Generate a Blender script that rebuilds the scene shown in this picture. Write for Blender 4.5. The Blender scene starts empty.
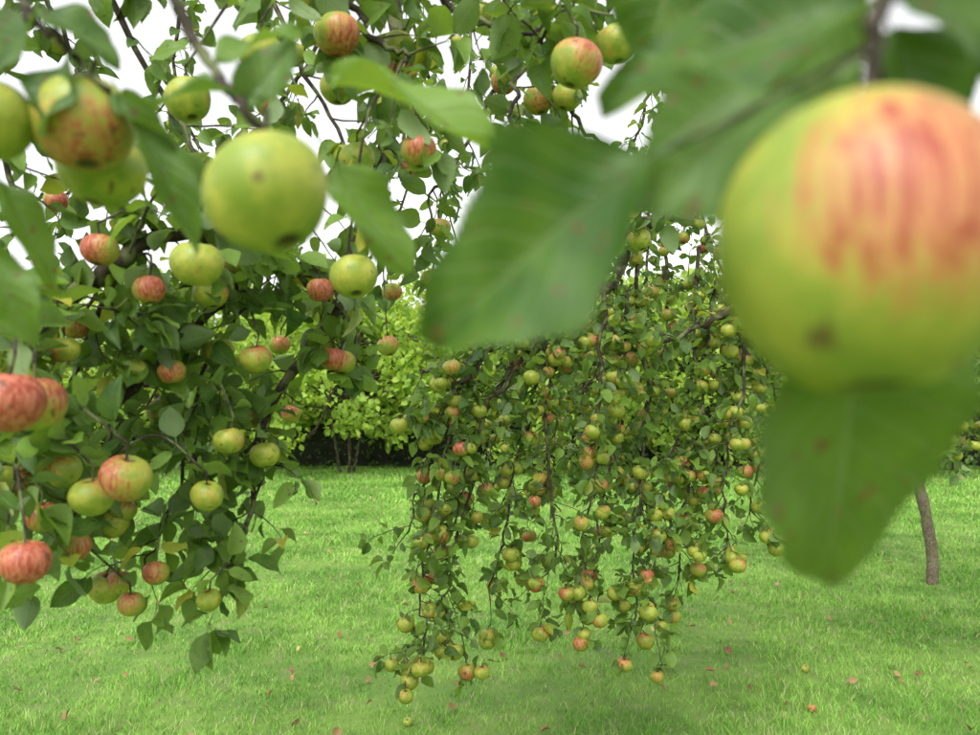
import bpy, math, numpy as np
from mathutils import Vector
R = np.random.default_rng(7)
F = 762.0
EYE = 1.5
def W(h, v, d):            # survey reading (bearing, drop, range in metres) -> world position
    return np.array([(h-490)/F*d, d, EYE+(400-v)/F*d])
def nz(a):
    a = np.asarray(a, float); return a/(np.linalg.norm(a, axis=-1, keepdims=True)+1e-12)
UP = np.array([0, 0, 1.0])

# ------------------------------------------------------------------ materials
def mat(name):
    m = bpy.data.materials.new(name); m.use_nodes = True
    nt = m.node_tree; nt.nodes.clear()
    return m, nt, nt.nodes, nt.links
def N(nt, t, **k):
    n = nt.nodes.new(t)
    for a, b in k.items():
        if a.startswith('i_'): n.inputs[a[2:].replace('_', ' ')].default_value = b
        else: setattr(n, a, b)
    return n
def mth(nt, op, a, b=None, c=None, clamp=False):
    n = nt.nodes.new('ShaderNodeMath'); n.operation = op; n.use_clamp = clamp
    for i, x in enumerate((a, b, c)):
        if x is None: continue
        if isinstance(x, (int, float)): n.inputs[i].default_value = x
        else: nt.links.new(x, n.inputs[i])
    return n.outputs[0]
def mix(nt, f, a, b, bt='MIX'):
    n = nt.nodes.new('ShaderNodeMix'); n.data_type = 'RGBA'; n.blend_type = bt
    for s, x in ((n.inputs[0], f), (n.inputs[6], a), (n.inputs[7], b)):
        if isinstance(x, (int, float)): s.default_value = x
        elif isinstance(x, tuple): s.default_value = (*x, 1) if len(x) == 3 else x
        else: nt.links.new(x, s)
    return n.outputs[2]
def smooth(nt, x, a, b):
    n = nt.nodes.new('ShaderNodeMapRange'); n.interpolation_type = 'SMOOTHSTEP'
    nt.links.new(x, n.inputs[0]); n.inputs[1].default_value = a; n.inputs[2].default_value = b
    return n.outputs[0]
def ramp(nt, x, stops):
    n = nt.nodes.new('ShaderNodeValToRGB'); e = n.color_ramp.elements
    while len(e) < len(stops): e.new(0.5)
    for i, (p, c) in enumerate(stops): e[i].position = p; e[i].color = (*c, 1)
    nt.links.new(x, n.inputs[0]); return n.outputs[0]

def leaf_mat(name, dark, light, under, yellow, transl=0.35, rough=0.42, veins=True, spots=0.0):
    m, nt, ns, L = mat(name)
    rnd = N(nt, 'ShaderNodeAttribute', attribute_name='rnd').outputs['Fac']
    uv = N(nt, 'ShaderNodeUVMap', uv_map='UVMap'); sep = N(nt, 'ShaderNodeSeparateXYZ')
    L.new(uv.outputs[0], sep.inputs[0])
    geo = N(nt, 'ShaderNodeNewGeometry')
    noi = N(nt, 'ShaderNodeTexNoise', i_Scale=45.0, i_Detail=3.0); L.new(geo.outputs['Position'], noi.inputs['Vector'])
    base = ramp(nt, rnd, [(0, dark), (0.75, light), (0.95, light), (1.0, yellow)])
    base = mix(nt, mth(nt, 'MULTIPLY', smooth(nt, noi.outputs[0], 0.35, 0.7), 0.35), base, light)
    if spots:
        n2 = N(nt, 'ShaderNodeTexNoise', i_Scale=130.0, i_Detail=1.0); L.new(geo.outputs['Position'], n2.inputs['Vector'])
        base = mix(nt, mth(nt, 'MULTIPLY', smooth(nt, n2.outputs[0], 0.66, 0.72), spots), base, (0.12, 0.07, 0.025))
    b = N(nt, 'ShaderNodeBsdfPrincipled', i_Roughness=rough)
    b.inputs['Specular IOR Level'].default_value = 0.28
    if veins:
        au = mth(nt, 'ABSOLUTE', mth(nt, 'SUBTRACT', sep.outputs[0], 0.5))
        mid = mth(nt, 'SUBTRACT', 1.0, smooth(nt, au, 0.0, 0.035))
        fr = mth(nt, 'FRACT', mth(nt, 'MULTIPLY', mth(nt, 'SUBTRACT', sep.outputs[1], mth(nt, 'MULTIPLY', au, 0.55)), 8.0))
        lat = mth(nt, 'SUBTRACT', 1.0, smooth(nt, mth(nt, 'ABSOLUTE', mth(nt, 'SUBTRACT', fr, 0.5)), 0.0, 0.14))
        v = mth(nt, 'MAXIMUM', mid, mth(nt, 'MULTIPLY', lat, 0.5))
        base = mix(nt, mth(nt, 'MULTIPLY', v, 0.35), base, under)
        bp = N(nt, 'ShaderNodeBump', i_Strength=0.6, i_Distance=0.0012); bp.invert = True
        L.new(v, bp.inputs['Height']); L.new(bp.outputs[0], b.inputs['Normal'])
    col = mix(nt, geo.outputs['Backfacing'], base, mix(nt, 0.4, under, base))
    L.new(col, b.inputs['Base Color'])
    tr = N(nt, 'ShaderNodeBsdfTranslucent')
    tc = mix(nt, 1.0, base, (1.9, 1.75, 0.9), 'MULTIPLY')
    L.new(tc, tr.inputs[0])
    ms = N(nt, 'ShaderNodeMixShader'); ms.inputs[0].default_value = transl
    L.new(b.outputs[0], ms.inputs[1]); L.new(tr.outputs[0], ms.inputs[2])
    o = N(nt, 'ShaderNodeOutputMaterial'); L.new(ms.outputs[0], o.inputs[0])
    return m

M_LEAF = leaf_mat('apple_leaf', (0.030, 0.085, 0.014), (0.145, 0.25, 0.032), (0.20, 0.27, 0.13), (0.42, 0.38, 0.04), 0.33, 0.43, True, 0.8)
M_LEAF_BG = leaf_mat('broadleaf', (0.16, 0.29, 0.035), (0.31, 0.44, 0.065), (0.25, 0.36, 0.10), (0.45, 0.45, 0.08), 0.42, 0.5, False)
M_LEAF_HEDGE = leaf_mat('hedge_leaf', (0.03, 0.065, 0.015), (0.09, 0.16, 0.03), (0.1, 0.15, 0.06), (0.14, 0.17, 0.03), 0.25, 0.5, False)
M_FALLEN = leaf_mat('dead_leaf', (0.14, 0.07, 0.03), (0.32, 0.21, 0.09), (0.32, 0.25, 0.16), (0.5, 0.40, 0.15), 0.1, 0.7, False)

def bark_mat(name, k):
    m, nt, ns, L = mat(name)
    geo = N(nt, 'ShaderNodeNewGeometry')
    n1 = N(nt, 'ShaderNodeTexNoise', i_Scale=60.0, i_Detail=5.0, i_Roughness=0.7)
    n2 = N(nt, 'ShaderNodeTexNoise', i_Scale=22.0, i_Detail=4.0)
    for n in (n1, n2): L.new(geo.outputs['Position'], n.inputs['Vector'])
    c = ramp(nt, n1.outputs[0], [(0.3, (0.018*k, 0.013*k, 0.009*k)), (0.55, (0.05*k, 0.040*k, 0.028*k)), (0.75, (0.10*k, 0.085*k, 0.065*k))])
    c = mix(nt, mth(nt, 'MULTIPLY', smooth(nt, n2.outputs[0], 0.50, 0.60), 0.7), c, (0.15, 0.17, 0.07))
    b = N(nt, 'ShaderNodeBsdfPrincipled', i_Roughness=0.85); L.new(c, b.inputs['Base Color'])
    b.inputs['Specular IOR Level'].default_value = 0.2
    bp = N(nt, 'ShaderNodeBump', i_Strength=0.8, i_Distance=0.004); L.new(n1.outputs[0], bp.inputs['Height']); L.new(bp.outputs[0], b.inputs['Normal'])
    o = N(nt, 'ShaderNodeOutputMaterial'); L.new(b.outputs[0], o.inputs[0]); return m
M_BARK = bark_mat('apple_bark', 1.0); M_BARK2 = bark_mat('young_bark', 3.2)

def apple_mat(name, patch=0.9, stripe=1.5, fine=7, green=1.0):
    m, nt, ns, L = mat(name)
    lp = N(nt, 'ShaderNodeAttribute', attribute_name='lp').outputs['Vector']
    off = N(nt, 'ShaderNodeAttribute', attribute_name='rnd').outputs['Fac']
    bl = N(nt, 'ShaderNodeAttribute', attribute_name='blush').outputs['Fac']
    sh = N(nt, 'ShaderNodeVectorMath', operation='ADD'); L.new(lp, sh.inputs[0])
    cb = N(nt, 'ShaderNodeCombineXYZ'); o10 = mth(nt, 'MULTIPLY', off, 37.0)
    L.new(o10, cb.inputs[0]); L.new(o10, cb.inputs[1]); L.new(cb.outputs[0], sh.inputs[1])
    n1 = N(nt, 'ShaderNodeTexNoise', i_Scale=1.6, i_Detail=4.0, i_Roughness=0.6); L.new(sh.outputs[0], n1.inputs['Vector'])
    mp = N(nt, 'ShaderNodeMapping'); mp.inputs['Scale'].default_value = (fine, fine, 0.8); L.new(sh.outputs[0], mp.inputs[0])
    n2 = N(nt, 'ShaderNodeTexNoise', i_Scale=1.0, i_Detail=4.0, i_Roughness=0.7); L.new(mp.outputs[0], n2.inputs['Vector'])
    n5 = N(nt, 'ShaderNodeTexNoise', i_Scale=14.0, i_Detail=2.0, i_Roughness=0.7); L.new(sh.outputs[0], n5.inputs['Vector'])
    g = mix(nt, smooth(nt, n1.outputs[0], 0.35, 0.7), (0.19*green, 0.26*green, 0.028*green), (0.36*green, 0.36*green, 0.05*green))
    t = mth(nt, 'ADD', bl, mth(nt, 'MULTIPLY', mth(nt, 'SUBTRACT', n1.outputs[0], 0.5), patch))
    t = mth(nt, 'ADD', t, mth(nt, 'MULTIPLY', mth(nt, 'SUBTRACT', n2.outputs[0], 0.5), stripe))
    t = mth(nt, 'ADD', t, mth(nt, 'MULTIPLY', mth(nt, 'SUBTRACT', n5.outputs[0], 0.5), 0.6))
    mk = mth(nt, 'MULTIPLY', smooth(nt, t, 0.25, 1.0), .93)
    red = mix(nt, smooth(nt, n2.outputs[0], 0.40, 0.60), (0.45, 0.14, 0.085), (0.27, 0.032, 0.022))
    c = mix(nt, smooth(nt, t, 0.2, 0.75), g, (0.42, 0.26, 0.06))
    c = mix(nt, mk, c, red)
    vo = N(nt, 'ShaderNodeTexVoronoi', i_Scale=6.5); L.new(sh.outputs[0], vo.inputs['Vector'])
    sp = mth(nt, 'SUBTRACT', 1.0, smooth(nt, vo.outputs['Distance'], 0.05, 0.13))
    c = mix(nt, mth(nt, 'MULTIPLY', sp, 0.45), c, (0.5, 0.42, 0.2))
    n3 = N(nt, 'ShaderNodeTexNoise', i_Scale=2.6, i_Detail=3.0); L.new(sh.outputs[0], n3.inputs['Vector'])
    c = mix(nt, mth(nt, 'MULTIPLY', smooth(nt, n3.outputs[0], 0.65, 0.72), 0.8), c, (0.10, 0.055, 0.02))
    sx = N(nt, 'ShaderNodeSeparateXYZ'); L.new(lp, sx.inputs[0])
    rr = mth(nt, 'SQRT', mth(nt, 'ADD', mth(nt, 'POWER', mth(nt, 'ABSOLUTE', sx.outputs[0]), 2.0), mth(nt, 'POWER', mth(nt, 'ABSOLUTE', sx.outputs[1]), 2.0)))
    cal = mth(nt, 'SUBTRACT', 1.0, smooth(nt, rr, 0.12, 0.32))
    c = mix(nt, mth(nt, 'MULTIPLY', cal, 0.9), c, (0.04, 0.027, 0.012))
    b = N(nt, 'ShaderNodeBsdfPrincipled', i_Roughness=0.42); L.new(c, b.inputs['Base Color'])
    b.inputs['Specular IOR Level'].default_value = 0.35
    o = N(nt, 'ShaderNodeOutputMaterial'); L.new(b.outputs[0], o.inputs[0]); return m
M_APPLE = apple_mat('apple_skin'); M_STRIPE = apple_mat('apple_skin_striped', 0.35, 1.35, 11, .95)

# ------------------------------------------------------------------ mesh helpers
def build(name, V, Q, material, parent=None, attrs=None, uv=None, smoothf=True):
    V = np.asarray(V, np.float32); Q = np.asarray(Q, np.int32); k = Q.shape[1]
    me = bpy.data.meshes.new(name)
    me.vertices.add(len(V)); me.vertices.foreach_set('co', V.ravel())
    me.loops.add(Q.size); me.loops.foreach_set('vertex_index', Q.ravel())
    me.polygons.add(len(Q)); me.polygons.foreach_set('loop_start', np.arange(len(Q), dtype=np.int32)*k)
    me.update(calc_edges=True)
    if smoothf: me.polygons.foreach_set('use_smooth', np.ones(len(Q), bool))
    for a, arr in (attrs or {}).items():
        arr = np.asarray(arr, np.float32)
        if arr.ndim == 2:
            at = me.attributes.new(a, 'FLOAT_VECTOR', 'POINT'); at.data.foreach_set('vector', arr.ravel())
        else:
            at = me.attributes.new(a, 'FLOAT', 'POINT'); at.data.foreach_set('value', arr)
    if uv is not None:
        ul = me.uv_layers.new(name='UVMap'); ul.data.foreach_set('uv', np.asarray(uv, np.float32)[Q.ravel()].ravel())
    me.materials.append(material)
    ob = bpy.data.objects.new(name, me); bpy.context.scene.collection.objects.link(ob)
    if parent: ob.parent = parent
    return ob
def empty(name):
    e = bpy.data.objects.new(name, None); bpy.context.scene.collection.objects.link(e); return e

def catmull(P, sub=6):
    P = np.asarray(P, float)
    if len(P) == 2: return np.linspace(P[0], P[1], sub+1)
    A = np.vstack([2*P[0]-P[1], P, 2*P[-1]-P[-2]]); out = []
    for i in range(1, len(A)-2):
        for t in np.linspace(0, 1, sub, endpoint=False):
            p0, p1, p2, p3 = A[i-1:i+3]
            out.append(0.5*((2*p1)+(-p0+p2)*t+(2*p0-5*p1+4*p2-p3)*t*t+(-p0+3*p1-3*p2+p3)*t**3))
    out.append(P[-1]); return np.array(out)

def leaf_template(nl, nw, serr=0.0, fold=0.35, droop=0.25, wave=0.03, seed=0, pet=0.28, hi=False):
    r = np.random.default_rng(seed); V = []; UV = []; Q = []
    ph = r.uniform(0, 6)
    for i in range(nl+1):
        t = i/nl
        w = 0.33*(math.sin(math.pi*t**0.9)**0.85 if 0 < t < 1 else 0)+0.004
        for j in range(-nw, nw+1):
            s = j/nw
            ww = w*(1+(serr*((i*0.5) % 1.0*2-0.5) if abs(j) == nw else 0))
            if hi: ww *= 1+.08*math.sin(t*12+ph+s)+.04*math.sin(t*27+2*ph-s*2)
            x = s*ww
            z = fold*abs(x)-droop*t*t+wave*math.sin(ph+t*9+s*2)*abs(s)
            bend = (.06*math.sin(t*2.5+ph)*t)
            V.append((x+bend, t, z)); UV.append((0.5+0.5*s, t))
    m = 2*nw+1
    for i in range(nl):
        for j in range(m-1):
            a = i*m+j; Q.append((a, a+1, a+m+1, a+m))
    b = len(V)
    for (x, y, z) in ((-.012, -pet, 0.04), (.012, -pet, 0.04), (.012, 0.02, 0), (-.012, 0.02, 0)):
        V.append((x, y, z)); UV.append((0.5, 0.0))
    Q.append((b, b+1, b+2, b+3))
    return np.array(V), np.array(Q), np.array(UV)
T_MID = [leaf_template(6, 1, 0, f, d, w, s) for f, d, w, s in ((.45, .25, .04, 1), (.2, .45, .06, 2), (.8, .12, .03, 3), (.3, -.2, .06, 4), (1.0, .4, .02, 5), (-.2, .3, .08, 6))]
T_HI = [leaf_template(60, 6, 0.10, f, d, w, s, hi=True) for f, d, w, s in ((.35, .2, .07, 1), (.2, .12, .09, 2), (.3, .3, .07, 3))]
T_LOW = [leaf_template(3, 1, 0, f, d, .02, s, 0.1) for f, d, s in ((.4, .25, 1), (.2, .4, 2), (.6, .1, 3))]

def leaves_mesh(name, pos, dr, nrm, size, wf, rnd, temps, material, parent=None):
    pos, dr, nrm = map(lambda a: np.asarray(a, float), (pos, dr, nrm)); size = np.asarray(size); wf = np.asarray(wf); rnd = np.asarray(rnd)
    dr = nz(dr); side = nz(np.cross(dr, nrm)); nn = np.cross(side, dr)
    tid = np.arange(len(pos)) % len(temps); VV = []; QQ = []; UU = []; RR = []; b = 0
    for k, (TV, TQ, TU) in enumerate(temps):
        ix = np.where(tid == k)[0]
        if not len(ix): continue
        v = pos[ix, None, :]+size[ix, None, None]*(TV[None, :, 0:1]*wf[ix, None, None]*side[ix, None, :]+TV[None, :, 1:2]*dr[ix, None, :]+TV[None, :, 2:3]*nn[ix, None, :])
        n, m = len(ix), len(TV)
        QQ.append((TQ[None]+(np.arange(n)*m)[:, None, None]+b).reshape(-1, 4)); VV.append(v.reshape(-1, 3))
        UU.append(np.tile(TU, (n, 1))); RR.append(np.repeat(rnd[ix], m)); b += n*m
    return build(name, np.vstack(VV), np.vstack(QQ), material, parent, {'rnd': np.concatenate(RR)}, np.vstack(UU))

def apple_template(nu, nv):
    V = []
    for i in range(nv+1):
        ph = math.pi*i/nv; s = math.sin(ph); c = math.cos(ph)
        for j in range(nu):
            a = 2*math.pi*j/nu
            r = s*(1+0.07*c)*(1+0.03*math.cos(5*a)*(0.5-0.5*c)+.02*math.cos(2*a+1)); z = 0.9*c
            z -= 0.30*math.exp(-(s/0.26)**2) if c > 0 else -0.17*math.exp(-(s/0.22)**2)
            V.append((r*math.cos(a), r*math.sin(a), z))
    Q = [(i*nu+j, (i+1)*nu+j, (i+1)*nu+(j+1) % nu, i*nu+(j+1) % nu) for i in range(nv) for j in range(nu)]
    return np.array(V), np.array(Q)
A_HI = apple_template(64, 48); A_MID = apple_template(20, 14)

def apples_mesh(name, items, temp, parent, material=None):
    TV, TQ = temp; VV = []; QQ = []; LP = []; RN = []; BL = []
    for i, (c, r, blush, zs, bd) in enumerate(items):
        big = zs > 1.1
        tilt = R.normal(0, 0.16, 2) if not big else (0.0, .14); ax = nz(np.array([tilt[0], tilt[1], 1.0]))
        x = nz(np.cross([0.3, 1, 0], ax)); y = np.cross(ax, x)
        loc = TV*np.array([1, 1, zs])
        if big: loc = loc*np.where(TV[:, 2:3] > 0, np.array([[1, 1, 1.0]])-np.array([[.16, .16, 0]])*TV[:, 2:3]**2, 1)
        v = loc[:, 0:1]*x+loc[:, 1:2]*y+loc[:, 2:3]*ax
        n = nz(v)
        VV.append(c+r*v*(1+(0 if big else 1)*R.normal(0, .02, 3))); QQ.append(TQ+i*len(TV)); LP.append(TV); RN.append(np.full(len(TV), R.random()))
        if big: BL.append(np.clip(blush+.5*(n@np.asarray(bd)), -1, .95)-.25*np.clip(-n[:, 2]-.25, 0, 1))
        else: BL.append(blush+0.5*(n@np.asarray(bd)))
    return build(name, np.vstack(VV), np.vstack(QQ), material or M_APPLE, parent, {'lp': np.vstack(LP), 'rnd': np.concatenate(RN), 'blush': np.concatenate(BL)})

class Tree:
    def __init__(s, name):
        s.root = empty(name); s.TV = []; s.TQ = []; s.nb = 0; s.L = []; s.A = []; s.HL = []; s.HA = []; s.SA = []; s.nodes = []; s.bark = M_BARK
    def tube(s, P, r0, r1, sides=6, pw=1.0, knob=0.0):
        P = np.asarray(P, float); n = len(P)
        T = nz(np.gradient(P, axis=0)); u = nz(np.cross(T[0], [0.31, 0.9, 0.2])); ring = []
        rad = r0+(r1-r0)*np.linspace(0, 1, n)**pw
        if knob: rad = rad*(1+R.normal(0, knob, n))
        a = np.arange(sides)*2*math.pi/sides; ca, sa = np.cos(a)[:, None], np.sin(a)[:, None]
        for i in range(n):
            u = nz(u-T[i]*np.dot(u, T[i])); w = np.cross(T[i], u)
            ring.append(P[i]+rad[i]*(ca*u+sa*w))
        s.TV.append(np.vstack(ring)); j = np.arange(sides); q = []
        for i in range(n-1):
            q.append(np.stack([i*sides+j, i*sides+(j+1) % sides, (i+1)*sides+(j+1) % sides, (i+1)*sides+j], 1))
        s.TQ.append(np.vstack(q)+s.nb); s.nb += n*sides
    def limb(s, pts, r0, r1, jit=0.01, sides=8, sub=7):
        P = catmull(pts, sub); n = len(P)
        w = np.cumsum(R.normal(0, jit*0.4, (n, 3)), 0); w -= np.linspace(0, 1, n)[:, None]*w[-1]
        P = P+w+R.normal(0, jit*0.12, (n, 3)); s.tube(P, r0, r1, sides, 0.8, 0.07); s.nodes.append(P); return P
    def leaf(s, p, d, size, nrm=None, hi=False):
        if nrm is None: nrm = nz(R.normal(0, 0.6, 3)+[0, -.1, 1.0])
        (s.HL if hi else s.L).append((p, d, nrm, size, R.uniform(0.75, 1.2), R.random()))
    def shoot(s, p, d, length, ls, r=0.0022, apple=0.0, blush=0.2, asz=0.032, dens=1.0, grav=0.25):
        n = max(3, int(length/0.03)+1); P = [p]; d = nz(d)
        for i in range(n):
            d = nz(d+R.normal(0, 0.16, 3)-[0, 0, grav*0.3]); P.append(P[-1]+d*length/n)
        P = np.array(P); s.tube(P, r, r*0.45, 4)
        ang = R.uniform(0, 6)
        for i in range(1, n+1):
            if R.random() > dens: continue
            t = nz(P[i]-P[i-1]); u = nz(np.cross(t, [0.2, 0.1, 1])); w = np.cross(t, u); ang += 2.4
            dd = nz(0.6*t+math.cos(ang)*u+math.sin(ang)*w-[0, 0, R.uniform(-0.3, 0.6)])
            sz = ls*R.uniform(0.55, 1.2); s.leaf(P[i]+dd*sz*.26, dd, sz)
        for k in range(R.integers(2, 5)):
            dd = nz(nz(P[-1]-P[-2])*0.8+R.normal(0, .6, 3)-[0, 0, .2]); sz = ls*R.uniform(.55, 1.2); s.leaf(P[-1]+dd*sz*.26, dd, sz)
        if R.random() < apple:
            for k in range(1 if R.random() < .6 else 2):
                q = P[R.integers(len(P)//2, len(P))]; s.hang(q, asz*R.uniform(.78, 1.1), blush+R.normal(0, .25))
    def hang(s, q, r, blush, hi=False, zs=1.0):
        st = R.uniform(.012, .022); off = np.append(R.normal(0, r*0.45, 2), 0)
        c = q+off-[0, 0, st+r*0.75]
        s.tube(catmull([q, q+off*.7-[0, 0, st*.5], c+[0, 0, r*.5]], 3), .0016, .0014, 4)
        (s.HA if hi else s.A).append((c, r, blush, zs, nz(R.normal(0, 1, 3)+[0, -.3, .7])))
    def place(s, c, r, blush, hi=False, zs=1.0, bd=None, link=True):
        c = np.asarray(c); (s.HA if hi else s.A).append((c, r, blush, zs, nz(R.normal(0, 1, 3)+[0, -.5, .6]) if bd is None else bd))
        top = c+[0, 0, r*0.55]; st = top+[R.normal(0, .004), R.normal(0, .004), r*.35+.016]
        s.tube(catmull([top, st], 3), .0016, .0018, 5)
        if link:
            al = np.vstack(s.nodes); dd = np.linalg.norm((al-st)*[1, 1, 1.0], axis=1)+np.where(al[:, 2] < st[2], .12, 0)
            q = al[np.argmin(dd)]; mid = (q+st)/2+[R.normal(0, .01), R.normal(0, .01), .25*np.linalg.norm(q-st)]
            P = catmull([q, mid, st], 5); s.tube(P, .003, .002, 5)
            for p in P[1::2]:
                for k in range(2):
                    dd = nz(R.normal(0, 1, 3)+[0, .5, .4]); z = R.uniform(.04, .065); s.leaf(p+dd*z*.26, dd, z)
    def dress(s, P, step, slen, ls, t0=0.0, apple=.2, blush=.2, asz=.032, dens=1.0, grav=.25):
        L = np.linalg.norm(np.diff(P, axis=0), axis=1); cum = np.concatenate([[0], np.cumsum(L)]); x = t0*cum[-1]
        while x < cum[-1]:
            i = min(np.searchsorted(cum, x, 'right')-1, len(P)-2); f = (x-cum[i])/L[i]; p = P[i]+(P[i+1]-P[i])*f
            t = nz(P[i+1]-P[i]); d = nz(R.normal(0, 1, 3)); d = nz(d-t*np.dot(d, t)+t*.5)
            s.shoot(p, d, slen*R.uniform(.3, 1.1), ls, .0022, apple, blush, asz, dens, grav)
            x += step*R.uniform(.4, 1.6)
        s.shoot(P[-1], nz(P[-1]-P[-2]), slen*.8, ls, .002, apple, blush, asz, dens, grav)
    def finish(s, leafmat=M_LEAF, temps=T_MID):
        build('branches', np.vstack(s.TV), np.vstack(s.TQ), s.bark, s.root)
        if s.L: leaves_mesh('leaves', *[np.array(x) for x in zip(*s.L)], temps, leafmat, s.root)
        if s.HL: leaves_mesh('lower_leaves', *[np.array(x) for x in zip(*s.HL)], T_HI, leafmat, s.root)
        if s.A: apples_mesh('apples', s.A, A_MID, s.root)
        if s.HA: apples_mesh('lower_apples', s.HA, A_HI, s.root)
        if s.SA: apples_mesh('ripe_apple', s.SA, A_HI, s.root, M_STRIPE)

def S(*pts): return [W(*p) for p in pts]

# ------------------------------------------------------------------ tree whose boughs hang over the viewer (trunk out of frame, left)
t = Tree('apple_tree')
base = np.array([-2.6, 1.3, 0.0])
t.limb([base+[0, 0, -.1], base+[.03, .02, .6], base+[.1, 0, 1.3], base+[.2, .05, 1.75]], .17, .12, .02, 14)
fork = base+[.2, .05, 1.7]
ovA = t.limb([fork, (-1.7, 1.5, 2.35), (-.9, 1.75, 2.75), (-.25, 1.9, 2.75), (.35, 2.0, 2.7), (.9, 2.2, 2.75)], .08, .02, .02, 10)
ovB = t.limb([fork, (-1.7, .9, 2.25), (-.9, .55, 2.3), (-.35, .45, 2.2), (.0, .3, 2.1), (.15, .22, 1.98)], .06, .008, .015, 10)
ovC = t.limb([fork, (-1.7, 1.35, 1.75), *S((-60, 330, 1.3), (60, 300, 1.3), (130, 250, 1.3), (190, 232, 1.4), (260, 250, 1.5), (330, 300, 1.6))], .03, .005, .012, 8)
ovD = t.limb([fork, (-1.7, 1.9, 2.5), (-1.1, 2.3, 3.0), (-.2, 2.5, 3.3), (.6, 2.6, 3.3)], .06, .015, .02, 10)
B = t.limb([(-.25, 1.9, 2.75), *S((405, 50, 1.85), (385, 150, 1.8), (345, 290, 1.7), (300, 350, 1.65), (250, 425, 1.6), (238, 500, 1.55), (225, 575, 1.48))], .024, .004, .012, 8)
C2 = t.limb([(-1.5, 1.35, 1.7), *S((-60, 470, 1.4), (20, 450, 1.4), (90, 412, 1.4), (130, 378, 1.4), (180, 330, 1.45), (250, 290, 1.5))], .02, .006, .01)
t.dress(B, .065, .13, .058, .28, .10, .2); t.dress(ovC, .045, .16, .058, .35, .14, .35); t.dress(C2, .05, .15, .058, .3, .14, .35)
strands = [
 ((150, 335, 1.4), (112, 420, 1.38), (92, 490, 1.33), (62, 535, 1.3)),
 ((215, 340, 1.5), (185, 440, 1.5), (162, 520, 1.5), (145, 565, 1.5)),
 ((60, 300, 1.25), (30, 380, 1.15), (25, 450, 1.1), (10, 510, 1.1)),
 ((270, 385, 1.63), (262, 450, 1.6), (252, 510, 1.55), (232, 550, 1.5)),
 ((120, 255, 1.3), (80, 340, 1.35), (60, 420, 1.4), (75, 480, 1.4)),
 ((200, 235, 1.4), (240, 320, 1.5), (200, 400, 1.5), (195, 470, 1.5)),
 ((330, 300, 1.65), (350, 320, 1.7), (345, 335, 1.7)),
 ((0, 310, 1.3), (-30, 400, 1.2), (0, 470, 1.2), (30, 510, 1.2)),
 ((180, 330, 1.5), (150, 390, 1.7), (120, 450, 1.8)),
 ((100, 280, 1.9), (60, 350, 2.0), (30, 420, 2.1)),
 ((220, 250, 2.0), (190, 330, 2.0), (210, 410, 2.1)),
]
for st in strands:
    P = t.limb(S(*st), .005, .002, .012, 6); t.dress(P, .052, .12, .056, .05, .08, .3)
tops = [
 ((90, -60, 1.5), (150, 80, 1.45), (200, 165, 1.4), (170, 235, 1.35)),
 ((-40, -60, 1.3), (10, 80, 1.3), (20, 190, 1.3), (0, 260, 1.3)),
 ((20, -60, 2.0), (60, 60, 2.0), (80, 140, 2.0), (60, 210, 2.1)),
 ((230, -60, 1.8), (290, 60, 1.75), (335, 150, 1.7), (300, 240, 1.6)),
 ((330, -60, 2.2), (320, 60, 2.2), (260, 150, 2.1), (230, 230, 2.0)),
 ((480, -60, 2.0), (502, 60, 2.0), (482, 130, 2.0), (442, 195, 1.95), (430, 240, 1.9)),
 ((560, -60, 1.6), (522, 50, 1.6), (505, 105, 1.55), (525, 150, 1.5)),
 ((620, -60, 1.7), (590, 30, 1.65), (560, 90, 1.6), (600, 140, 1.6), (640, 170, 1.6)),
 ((720, -60, 2.2), (700, 60, 2.2), (690, 130, 2.2), (650, 200, 2.1)),
 ((400, -60, 2.6), (430, 80, 2.6), (400, 190, 2.5), (385, 250, 2.4)),
 ((540, -60, 2.9), (560, 60, 2.9), (530, 150, 2.9), (560, 230, 2.8)),
 ((180, -60, 2.8), (170, 80, 2.8), (210, 190, 2.8), (180, 280, 2.7)),
 ((780, -60, 2.6), (800, 60, 2.6), (780, 150, 2.6)),
 ((440, -60, 1.3), (460, 0, 1.3), (500, 35, 1.25), (540, 40, 1.2)),
 ((640, -60, 3.0), (650, 80, 3.0), (620, 160, 3.0), (640, 230, 3.0)),
 ((300, -60, 1.2), (340, 10, 1.2), (390, 40, 1.2), (400, 80, 1.2)),
 ((460, -60, 3.2), (470, 80, 3.2), (440, 170, 3.2), (460, 250, 3.2)),
]
for st in tops:
    pts = S(*st); al = np.vstack([ovA, ovD]); q = al[np.argmin(np.linalg.norm(al-(pts[0]+[0, 0, .2]), axis=1))]
    P = t.limb([q]+pts, .010, .003, .018, 6); t.dress(P, .056, .14, .060, .3, .12, .2, dens=.9)
for P in (ovA, ovD): t.dress(P, .12, .3, .064, .3, .05, .3, dens=.6)
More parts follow.
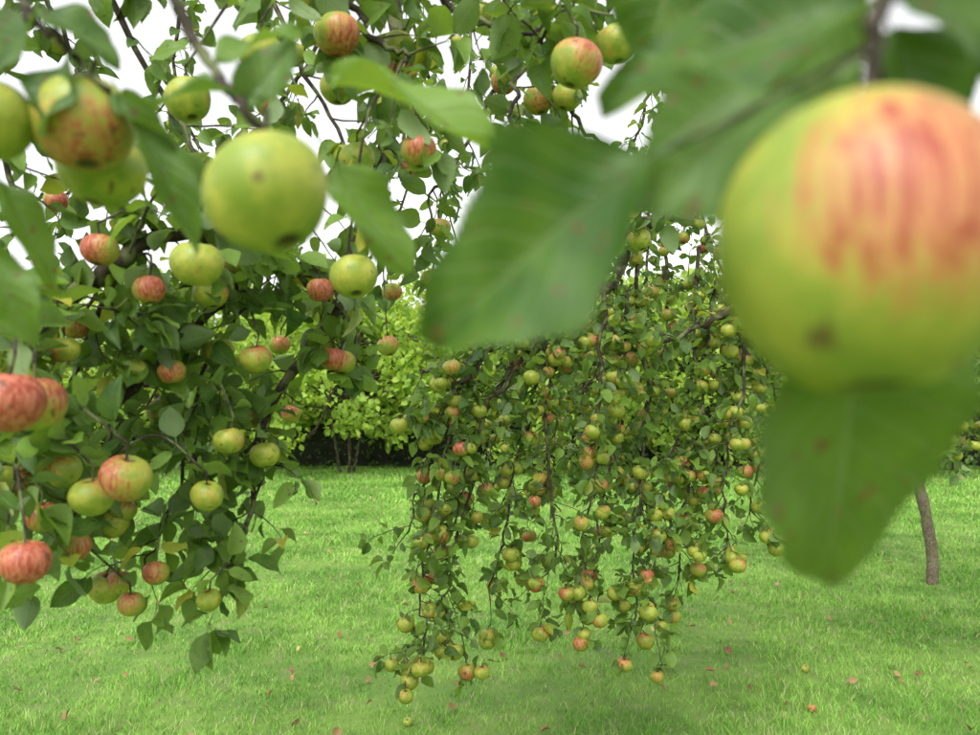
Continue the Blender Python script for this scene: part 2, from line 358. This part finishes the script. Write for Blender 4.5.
# individually noted apples  (bearing, drop, apparent width, range, blush)
for (h, v, w, d, b) in [(197,264,52,1.05,-.3),(126,478,52,1.05,.6),(256,359,33,1.4,.25),(229,441,31,1.35,.0),(207,496,33,1.3,-.2),(209,600,25,1.4,-.3),
    (131,604,27,1.35,.2),(156,573,27,1.4,.5),(25,562,50,.95,.7),(42,517,34,1.2,.5),(35,404,62,.85,.4),(92,497,44,1.1,.0),(354,277,48,1.15,-.3),(320,290,27,1.5,.7),
    (291,414,20,2.0,.4),(149,290,32,1.25,.6),(100,250,36,1.2,.8),(75,327,28,1.3,.8),(56,201,24,1.8,.7),(240,262,30,1.4,.1),(262,55,46,1.05,-.2),(576,64,52,1.05,.5),
    (616,44,42,1.15,-.2),(357,160,38,1.3,-.2),(338,88,36,1.3,-.1),(567,97,30,1.5,-.2),(708,104,32,1.7,.2),(265,455,30,1.5,-.2),(480,14,26,1.7,-.2),(62,470,38,1.15,.3),(280,345,22,1.9,.2),(8,402,70,.75,1.0),
    (392,292,20,2.3,.3),(388,346,22,2.2,.3),(117,207,22,1.8,.7),(440,228,22,2.2,.1),(188,100,46,1.15,-.2),(172,372,28,1.35,.3),(64,350,30,1.2,.5)]:
    t.place(W(h, v, d), w*.5/F*d, b, hi=w > 40)
# --- nearest twig, upper left
tw = t.limb([(-.35, .45, 2.2), *S((165, -40, .5), (215, 70, .48), (250, 112, .46), (330, 175, .5), (380, 190, .55))], .005, .002, .004, 8)
tw2 = t.limb([(-.5, .47, 2.22), *S((-10, -60, .5), (40, 10, .5), (75, 50, .5), (110, 90, .5))], .005, .002, .004, 8)
t.place(W(268, 195, .42), 64/F*.42, -.45, True, link=False); t.place(W(84, 125, .52), 50/F*.52, .15, True, link=False)
t.place(W(102, 170, .58), 42/F*.58, -.3, True, link=False); t.place(W(-14, 120, .5), 45/F*.5, -.2, True, link=False)
# --- nearest twig, right
twr = t.limb([(.15, .22, 1.98), *S((895, -120, .225), (885, 0, .222), (872, 60, .217))], .004, .0022, .002, 10)
BIG = W(862, 246, .217)
t.SA.append((BIG, 141/F*.217, -.62, 1.22, 3.0*nz([-.02, -1, .22])))
t.tube(catmull([W(872, 60, .217), W(868, 100, .217), BIG+[0, 0, .022]], 4), .0022, .0016, 8)
def near(b, tp, wpx, tilt, rnd, k=None):
    p, q = W(*b), W(*tp); ln = np.linalg.norm(q-p); w = wpx/F*(b[2]+tp[2])/2
    nr = nz(np.array(tilt, float)); t.HL.append((p, q-p, nr, ln, w/ln/.66, rnd))
near((655, 155, .235), (398, 325, .26), 185, (.15, -1, .35), .08)
near((805, 95, .225), (605, 200, .245), 140, (-.1, -.9, .35), .25)
near((850, 300, .25), (890, 608, .262), 255, (.25, -1, .15), .3)
near((880, 5, .26), (590, 65, .29), 150, (0, -1, .45), .1)
near((890, 30, .25), (1025, 260, .27), 170, (.4, -.8, .3), .15)
near((890, -40, .24), (1030, 35, .23), 120, (-.1, -.8, .5), .1)
near((860, -20, .3), (740, 110, .33), 130, (.1, -.9, .3), .2)
near((690, -60, .35), (640, 60, .36), 130, (.1, -.9, .3), .15)
near((800, -60, .33), (700, 30, .36), 130, (.1, -.9, .3), .1)
near((330, 78, .5), (512, 122, .47), 85, (.1, -.5, .8), .75)
near((335, 165, .5), (412, 268, .5), 75, (.3, -.7, .6), .5)
near((245, 95, .46), (150, 75, .46), 50, (0, -.5, .9), .2)
near((120, 95, .5), (205, 240, .5), 45, (.6, -.7, .3), .3)
near((110, 95, .5), (215, 175, .53), 50, (.2, -.4, .9), .3)
near((40, 10, .5), (120, 40, .5), 60, (0, -.6, .8), .1)
near((40, 15, .5), (-30, 80, .5), 80, (0, -.7, .6), .1)
near((75, 50, .5), (30, 130, .48), 60, (-.3, -.8, .3), .1)
near((0, 180, .55), (62, 275, .55), 40, (.5, -.7, .5), .5)
near((-20, 240, .5), (28, 345, .5), 55, (.3, -.8, .3), .4)
near((215, 60, .48), (300, 20, .5), 60, (0, -.5, .9), .5)
near((240, 110, .46), (290, 30, .46), 50, (.4, -.8, .5), .2)
t.tube(catmull(S((870, 50, .219), (830, 80, .222), (805, 95, .225)), 4), .0009, .0007, 6)
t.tube(catmull(S((870, 45, .219), (740, 115, .232), (655, 155, .235)), 4), .0009, .0007, 6)
t.tube(catmull(S((874, 50, .219), (905, 200, .27), (850, 300, .25)), 4), .0012, .0008, 6)
t.finish()

# ------------------------------------------------------------------ second tree with the laden weeping boughs (trunk out of frame, right)
t = Tree('apple_tree')
b0 = np.array([3.05, 4.0, 0])
t.limb([b0+[0, 0, -.1], b0+[.02, 0, .5], b0+[-.03, .0, 1.1], b0+[-.1, .0, 1.7]], .15, .11, .02, 12)
fk = b0+[-.1, 0, 1.6]
l1 = t.limb([fk, *S((900, 200, 3.8), (760, 190, 3.6), (655, 235, 3.3), (628, 290, 3.1), (575, 298, 3.0), (520, 330, 2.9), (450, 365, 2.85), (420, 372, 2.8))], .05, .005, .02)
l2 = t.limb([fk, *S((900, 250, 3.7), (800, 300, 3.4), (740, 305, 3.1), (690, 330, 3.0), (640, 350, 2.95))], .045, .005, .02)
l3 = t.limb([fk, *S((960, 160, 4.0), (880, 180, 4.1), (800, 240, 4.0))], .05, .01, .02)
l4 = t.limb([fk, *S((850, 150, 4.3), (700, 160, 4.3), (600, 210, 4.2), (540, 260, 4.0), (480, 350, 3.8))], .045, .006, .02)
for P in (l1, l2, l3, l4): t.dress(P, .05, .2, .056, .25, .2, .0, .031)
ST = [
 ((500, 335, 2.85), (455, 400, 2.75), (432, 500, 2.7), (425, 590, 2.65), (420, 650, 2.6)),
 ((520, 330, 2.9), (500, 420, 2.8), (470, 540, 2.75), (455, 600, 2.7), (462, 635, 2.65)),
 ((560, 300, 2.95), (530, 400, 2.9), (505, 520, 2.85), (490, 600, 2.8)),
 ((575, 298, 3.0), (545, 420, 2.85), (555, 540, 2.8), (545, 590, 2.8)),
 ((600, 295, 3.0), (590, 400, 2.9), (580, 520, 2.8), (575, 605, 2.8)),
 ((628, 290, 3.1), (620, 420, 3.0), (600, 520, 2.9), (590, 580, 2.9)),
 ((640, 260, 3.2), (650, 400, 3.0), (635, 540, 2.9), (632, 630, 2.8)),
 ((700, 250, 3.4), (690, 400, 3.1), (665, 540, 2.9), (655, 635, 2.85)),
 ((720, 275, 3.2), (720, 380, 3.1), (690, 500, 3.0), (680, 580, 3.0)),
 ((735, 290, 3.1), (745, 380, 3.0), (725, 480, 3.0), (725, 550, 3.0)),
 ((745, 300, 3.1), (770, 400, 3.1), (750, 480, 3.1), (755, 515, 3.1)),
 ((470, 350, 2.85), (440, 430, 2.8), (415, 500, 2.8), (408, 535, 2.8)),
 ((540, 330, 2.9), (510, 400, 2.8), (480, 460, 2.75), (450, 530, 2.7)),
 ((600, 230, 3.9), (610, 330, 3.6), (560, 430, 3.4), (530, 500, 3.3)),
 ((660, 220, 3.8), (670, 330, 3.6), (640, 450, 3.4), (650, 530, 3.3)),
 ((540, 260, 4.0), (520, 350, 3.8), (500, 430, 3.6), (490, 490, 3.5)),
 ((700, 200, 3.9), (735, 320, 3.7), (720, 450, 3.6), (700, 520, 3.5)),
 ((620, 200, 4.2), (590, 320, 4.0), (580, 440, 3.9), (600, 500, 3.8)),
 ((650, 200, 4.3), (650, 320, 4.1), (680, 420, 4.0), (660, 490, 3.9)),
 ((790, 310, 3.3), (800, 400, 3.1), (790, 440, 3.2)),
 ((800, 240, 4.0), (850, 330, 4.0), (830, 430, 3.9)),
 ((900, 190, 4.0), (920, 330, 3.9), (900, 420, 3.9)),
 ((960, 160, 4.0), (975, 350, 3.8), (960, 450, 3.7)),
 ((985, 160, 4.0), (1010, 380, 3.8), (1000, 470, 3.7)),
 ((870, 190, 4.0), (880, 350, 3.9), (870, 430, 3.8)),
 ((940, 200, 4.3), (945, 350, 4.2), (935, 440, 4.1)),
]
for k_, st in enumerate(ST):
    P = t.limb(S(*st), .009, .0028, .025, 6); t.dress(P, .036, .145, .052, .02, .30 if st[1][2] > 3.3 else .52, .0, .031, dens=.9)
for i in range(9):
    a = W(560+i*32, R.uniform(200, 290), R.uniform(3.3, 4.2)); t.shoot(a, (R.normal(0, .5), -.2, .8), .35, .06, .003, .3)
t.finish()

# ------------------------------------------------------------------ young tree further back on the right
t = Tree('apple_tree'); t.bark = M_BARK2
P = t.limb([(3.60, 6.2, -.05), (3.58, 6.2, .3), (3.50, 6.2, .75), (3.42, 6.2, 1.2), (3.45, 6.2, 1.7)], .048, .036, .01, 12)
for k in range(13):
    a = k*2.4; o = P[-1]-[0, 0, R.uniform(0, .4)]
    Q = t.limb([o, o+np.array([math.cos(a)*.4, math.sin(a)*.4, .45]), o+np.array([math.cos(a)*1.0, math.sin(a)*1.0, .5+R.uniform(-.2, .5)]), o+np.array([math.cos(a)*1.3, math.sin(a)*1.3, R.uniform(-.3, .3)])], .025, .005, .03, 6)
    t.dress(Q, .08, .3, .08, .3, .12, .1)
t.finish()

# ------------------------------------------------------------------ background trees and hedge
def crown(name, x, y, h, rx, seed, n, mat_, ls=.11, zlow=.2):
    r = np.random.default_rng(seed); root = empty(name); t = Tree.__new__(Tree)
    t.root = root; t.TV = []; t.TQ = []; t.nb = 0; t.L = []; t.A = []; t.HL = []; t.HA = []; t.nodes = []
    for s_ in range(4):
        a = s_*1.7; t.limb([(x+.1*math.cos(a), y+.1*math.sin(a), -.1), (x+.3*math.cos(a), y+.3*math.sin(a), .8), (x+.7*math.cos(a), y+.6*math.sin(a), h*.6), (x+.8*math.cos(a), y+.8*math.sin(a), h*.85)], .035, .02, .03, 8)
    pos = []
    nb = 80
    for k in range(nb):
        a = r.uniform(0, 2*math.pi); el = r.uniform(-.75, 1.0); rr = r.uniform(.55, 1.0)
        c = np.array([x+math.cos(a)*rx*rr*math.cos(el*1.2), y+math.sin(a)*rx*rr*math.cos(el*1.2), zlow+(h-zlow)*(.40+.52*rr*math.sin(el*1.2))])
        c[2] = max(c[2], zlow+.15)
        if k % 2 == 0: t.limb([(x, y, h*r.uniform(.25, .6)), ((x+c[0])/2, (y+c[1])/2, c[2]+.1), c], .03, .008, .03, 5, 4)
        m = n//nb; q = r.normal(0, 1, (m, 3)); q = q/np.linalg.norm(q, axis=1, keepdims=True)*r.uniform(.2, 1, (m, 1))**.5
        pos.append(c+q*np.array([.5, .5, .38])*rx*.42)
    pos = np.vstack(pos); pos[:, 2] = np.maximum(pos[:, 2], .1); m = len(pos); d = nz(r.normal(0, 1, (m, 3))+[0, -.2, -.5]); nr = nz(r.normal(0, .6, (m, 3))+[0, -.3, .8])
    build('branches', np.vstack(t.TV), np.vstack(t.TQ), M_BARK, root)
    leaves_mesh('leaves', pos, d, nr, ls*r.uniform(.6, 1.2, m), r.uniform(.9, 1.5, m), r.random(m), T_LOW, mat_, root)
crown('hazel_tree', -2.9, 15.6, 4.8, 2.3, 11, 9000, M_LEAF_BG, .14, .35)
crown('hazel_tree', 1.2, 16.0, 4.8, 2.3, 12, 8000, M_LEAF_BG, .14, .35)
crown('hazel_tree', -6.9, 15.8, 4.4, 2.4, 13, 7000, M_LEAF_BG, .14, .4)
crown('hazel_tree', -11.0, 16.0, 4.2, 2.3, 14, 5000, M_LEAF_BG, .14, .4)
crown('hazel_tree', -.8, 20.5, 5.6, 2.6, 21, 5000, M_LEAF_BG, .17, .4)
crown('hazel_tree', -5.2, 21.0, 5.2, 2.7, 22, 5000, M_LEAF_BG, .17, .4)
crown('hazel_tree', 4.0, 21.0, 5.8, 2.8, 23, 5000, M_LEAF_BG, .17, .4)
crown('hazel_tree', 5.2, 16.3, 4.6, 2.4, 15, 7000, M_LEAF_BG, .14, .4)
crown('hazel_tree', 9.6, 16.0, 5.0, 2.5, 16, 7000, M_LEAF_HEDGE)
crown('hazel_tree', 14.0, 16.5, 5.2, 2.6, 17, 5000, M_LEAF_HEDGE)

# hedge: leafy shell over a dark twiggy core
hroot = empty('hedge')
nx = 120; xs = np.linspace(-26, 26, nx)
prof = [(-.7, 0), (-.85, .7), (-.8, 1.8), (-.5, 2.7), (.2, 2.9), (.8, 1.6), (.8, 0)]
V = []
for x in xs:
    for (dy, z) in prof:
        V.append((x+R.normal(0, .1), 17.9+dy+R.normal(0, .08), z*(1+.1*math.sin(x*.9)+.05*math.sin(x*2.7))+(R.normal(0, .06) if z > 0 else -.05)))
k = len(prof); Q = [(i*k+j, (i+1)*k+j, (i+1)*k+j+1, i*k+j+1) for i in range(nx-1) for j in range(k-1)]
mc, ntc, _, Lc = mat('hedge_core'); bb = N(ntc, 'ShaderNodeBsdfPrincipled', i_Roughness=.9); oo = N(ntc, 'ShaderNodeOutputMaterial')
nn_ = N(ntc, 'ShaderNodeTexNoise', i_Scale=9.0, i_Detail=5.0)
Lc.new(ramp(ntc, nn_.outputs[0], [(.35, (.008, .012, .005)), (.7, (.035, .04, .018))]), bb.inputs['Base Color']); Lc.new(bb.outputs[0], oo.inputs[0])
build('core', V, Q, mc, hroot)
m = 32000; x = R.uniform(-26, 26, m); u = R.uniform(0, 1, m)
z = np.where(u < .72, (u/.72)**.8*2.9, 2.9); dy = np.where(u < .72, -.9+.25*(z/2.9)**3, -.7+(u-.72)/.28*1.4)
z = z*(1+.1*np.sin(x*.9)+.05*np.sin(x*2.7))+R.normal(0, .12, m); pos = np.stack([x, 17.9+dy+R.normal(0, .12, m), np.maximum(z, .08)], 1)
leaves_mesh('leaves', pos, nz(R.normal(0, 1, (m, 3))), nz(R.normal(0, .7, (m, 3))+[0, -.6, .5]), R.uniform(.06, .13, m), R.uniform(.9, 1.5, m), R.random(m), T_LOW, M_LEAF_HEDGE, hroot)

# ------------------------------------------------------------------ ground
def grass_mat(name, blades):
    m, nt, ns, L = mat(name)
    geo = N(nt, 'ShaderNodeNewGeometry')
    n1 = N(nt, 'ShaderNodeTexNoise', i_Scale=1.1, i_Detail=5.0, i_Roughness=.7); n2 = N(nt, 'ShaderNodeTexNoise', i_Scale=6.0, i_Detail=4.0)
    for n in (n1, n2): L.new(geo.outputs['Position'], n.inputs['Vector'])
    a, b_ = ((.13, .32, .035), (.26, .48, .08)) if blades else ((.09, .17, .03), (.15, .25, .045))
    c = mix(nt, smooth(nt, n1.outputs[0], .38, .62), a, b_)
    c = mix(nt, mth(nt, 'MULTIPLY', smooth(nt, n2.outputs[0], .52, .68), .45), c, (.33, .45, .16) if blades else (.17, .18, .07))
    b = N(nt, 'ShaderNodeBsdfPrincipled', i_Roughness=.6); b.inputs['Specular IOR Level'].default_value = .2
    o = N(nt, 'ShaderNodeOutputMaterial')
    if blades:
        rnd = N(nt, 'ShaderNodeAttribute', attribute_name='rnd').outputs['Fac']
        c = mix(nt, smooth(nt, rnd, .93, .96), c, (.36, .34, .17))
        c = mix(nt, 1.0, c, ramp(nt, rnd, [(0, (.55, .62, .55)), (.9, (1.2, 1.15, 1.2))]), 'MULTIPLY')
    L.new(c, b.inputs['Base Color']); L.new(b.outputs[0], o.inputs[0])
    return m
gs = 400.0
build('ground', [(-gs, -gs, 0), (gs, -gs, 0), (gs, gs, 0), (-gs, gs, 0)], [(0, 1, 2, 3)], grass_mat('soil_and_turf', False), smoothf=False)
VV = []; QQ = []; RN = []; nb = 0
def field(x, y):
    return (.6*np.sin(x*1.7+1.3*np.sin(y*1.1))*np.sin(y*2.1+np.sin(x*1.9)*1.2)+.6*np.sin(x*5.1+y*3.3)*np.sin(y*6.3-x*2.7)+.5*np.sin(x*13+y*9)*np.sin(y*15-x*7)+.5*np.sin(x*29-y*17)*np.sin(y*31+x*11))
for (y0, y1, dens, wd, ht) in ((1.6, 4.5, 7500, .0032, .030), (4.5, 7, 4600, .0045, .031), (7, 11, 2200, .007, .035), (11, 18, 900, .012, .045)):
    area = (y1-y0)*1.75*(y0+y1)/2; n = int(dens*area)
    y = R.uniform(y0, y1, n); x = R.uniform(-1, 1, n)*.875*y; f = field(x, y)
    keep = R.random(n) < .78+.25*f; x, y, f = x[keep], y[keep], f[keep]; n = len(x)
    h = ht*R.uniform(.4, 1.25, n)*(1+.6*np.clip(f, -1, 1.5)); a = R.uniform(0, 2*math.pi, n); w = wd*R.uniform(.6, 1.2, n)
    ln = h*R.uniform(.2, 1.5, n); b = R.uniform(0, 2*math.pi, n); dx, dy_ = np.cos(a)*w/2, np.sin(a)*w/2; lx, ly = np.cos(b)*ln, np.sin(b)*ln
    v = np.empty((n, 5, 3)); v[:, 0] = np.stack([x-dx, y-dy_, 0*x], 1); v[:, 1] = np.stack([x+dx, y+dy_, 0*x], 1)
    v[:, 2] = np.stack([x+dx*.8+lx*.3, y+dy_*.8+ly*.3, h*.6], 1); v[:, 3] = np.stack([x-dx*.8+lx*.3, y-dy_*.8+ly*.3, h*.6], 1)
    v[:, 4] = np.stack([x+lx, y+ly, h], 1)
    ix = np.arange(n)[:, None]*5+nb
    QQ.append(np.vstack([ix+[0, 1, 2], ix+[0, 2, 3], ix+[3, 2, 4]])); VV.append(v.reshape(-1, 3)); RN.append(np.repeat(R.random(n), 5)); nb += n*5
build('grass', np.vstack(VV), np.vstack(QQ), grass_mat('grass_blade', True), None, {'rnd': np.concatenate(RN)}, smoothf=False)
n = 380; y = 3.2+R.random(n)**1.2*13; x = R.uniform(-.8, .8, n)*y
leaves_mesh('fallen_leaves', np.stack([x, y, R.uniform(.025, .045, n)], 1), nz(np.stack([R.normal(0, 1, n), R.normal(0, 1, n), R.normal(0, .3, n)], 1)), nz(R.normal(0, .5, (n, 3))+[0, 0, 1]), R.uniform(.03, .06, n), R.uniform(.8, 1.3, n), R.random(n), T_MID, M_FALLEN)
fa = []
for (h, v, b) in [(805,672,.2),(812,712,.4),(408,726,.4)]:
    d = 1.5*F/(v-400); fa.append(((np.array([(h-490)/F*d, d, .018])), R.uniform(.018, .026), b, 1.0, nz(R.normal(0, 1, 3))))
e = empty('fallen_apples'); apples_mesh('apples', fa, A_MID, e)

# ------------------------------------------------------------------ light
w = bpy.data.worlds.new('World'); bpy.context.scene.world = w; w.use_nodes = True; nt = w.node_tree; nt.nodes.clear()
EL, AZ = math.radians(55), math.radians(200)
sky = N(nt, 'ShaderNodeTexSky', sky_type='NISHITA', sun_disc=False, sun_elevation=EL, sun_rotation=AZ, air_density=1.0, dust_density=4.0)
hs = N(nt, 'ShaderNodeHueSaturation', i_Saturation=.06, i_Value=2.5); nt.links.new(sky.outputs[0], hs.inputs['Color'])
bg = N(nt, 'ShaderNodeBackground', i_Strength=.15); nt.links.new(hs.outputs[0], bg.inputs[0])
o = N(nt, 'ShaderNodeOutputWorld'); nt.links.new(bg.outputs[0], o.inputs[0])
sd = bpy.data.lights.new('sun', 'SUN'); sd.energy = 0.8; sd.angle = math.radians(25); sd.color = (1, .98, .95)
so = bpy.data.objects.new('sun', sd); bpy.context.scene.collection.objects.link(so)
dirv = Vector((math.sin(AZ)*math.cos(EL), math.cos(AZ)*math.cos(EL), math.sin(EL)))
so.rotation_euler = dirv.to_track_quat('Z', 'Y').to_euler()

# ------------------------------------------------------------------ camera
cd = bpy.data.cameras.new('camera'); cd.sensor_width = 36; cd.lens = 36*F/980; cd.clip_start = .01; cd.clip_end = 1000; cd.shift_y = 32.5/980
cd.dof.use_dof = True; cd.dof.focus_distance = 2.9; cd.dof.aperture_fstop = 5.2
co = bpy.data.objects.new('camera', cd); co.location = (0, 0, EYE); co.rotation_euler = (math.radians(90), 0, 0)
bpy.context.scene.collection.objects.link(co); bpy.context.scene.camera = co
sc = bpy.context.scene; sc.view_settings.view_transform = 'Standard'; sc.view_settings.look = 'None'; sc.view_settings.exposure = 0
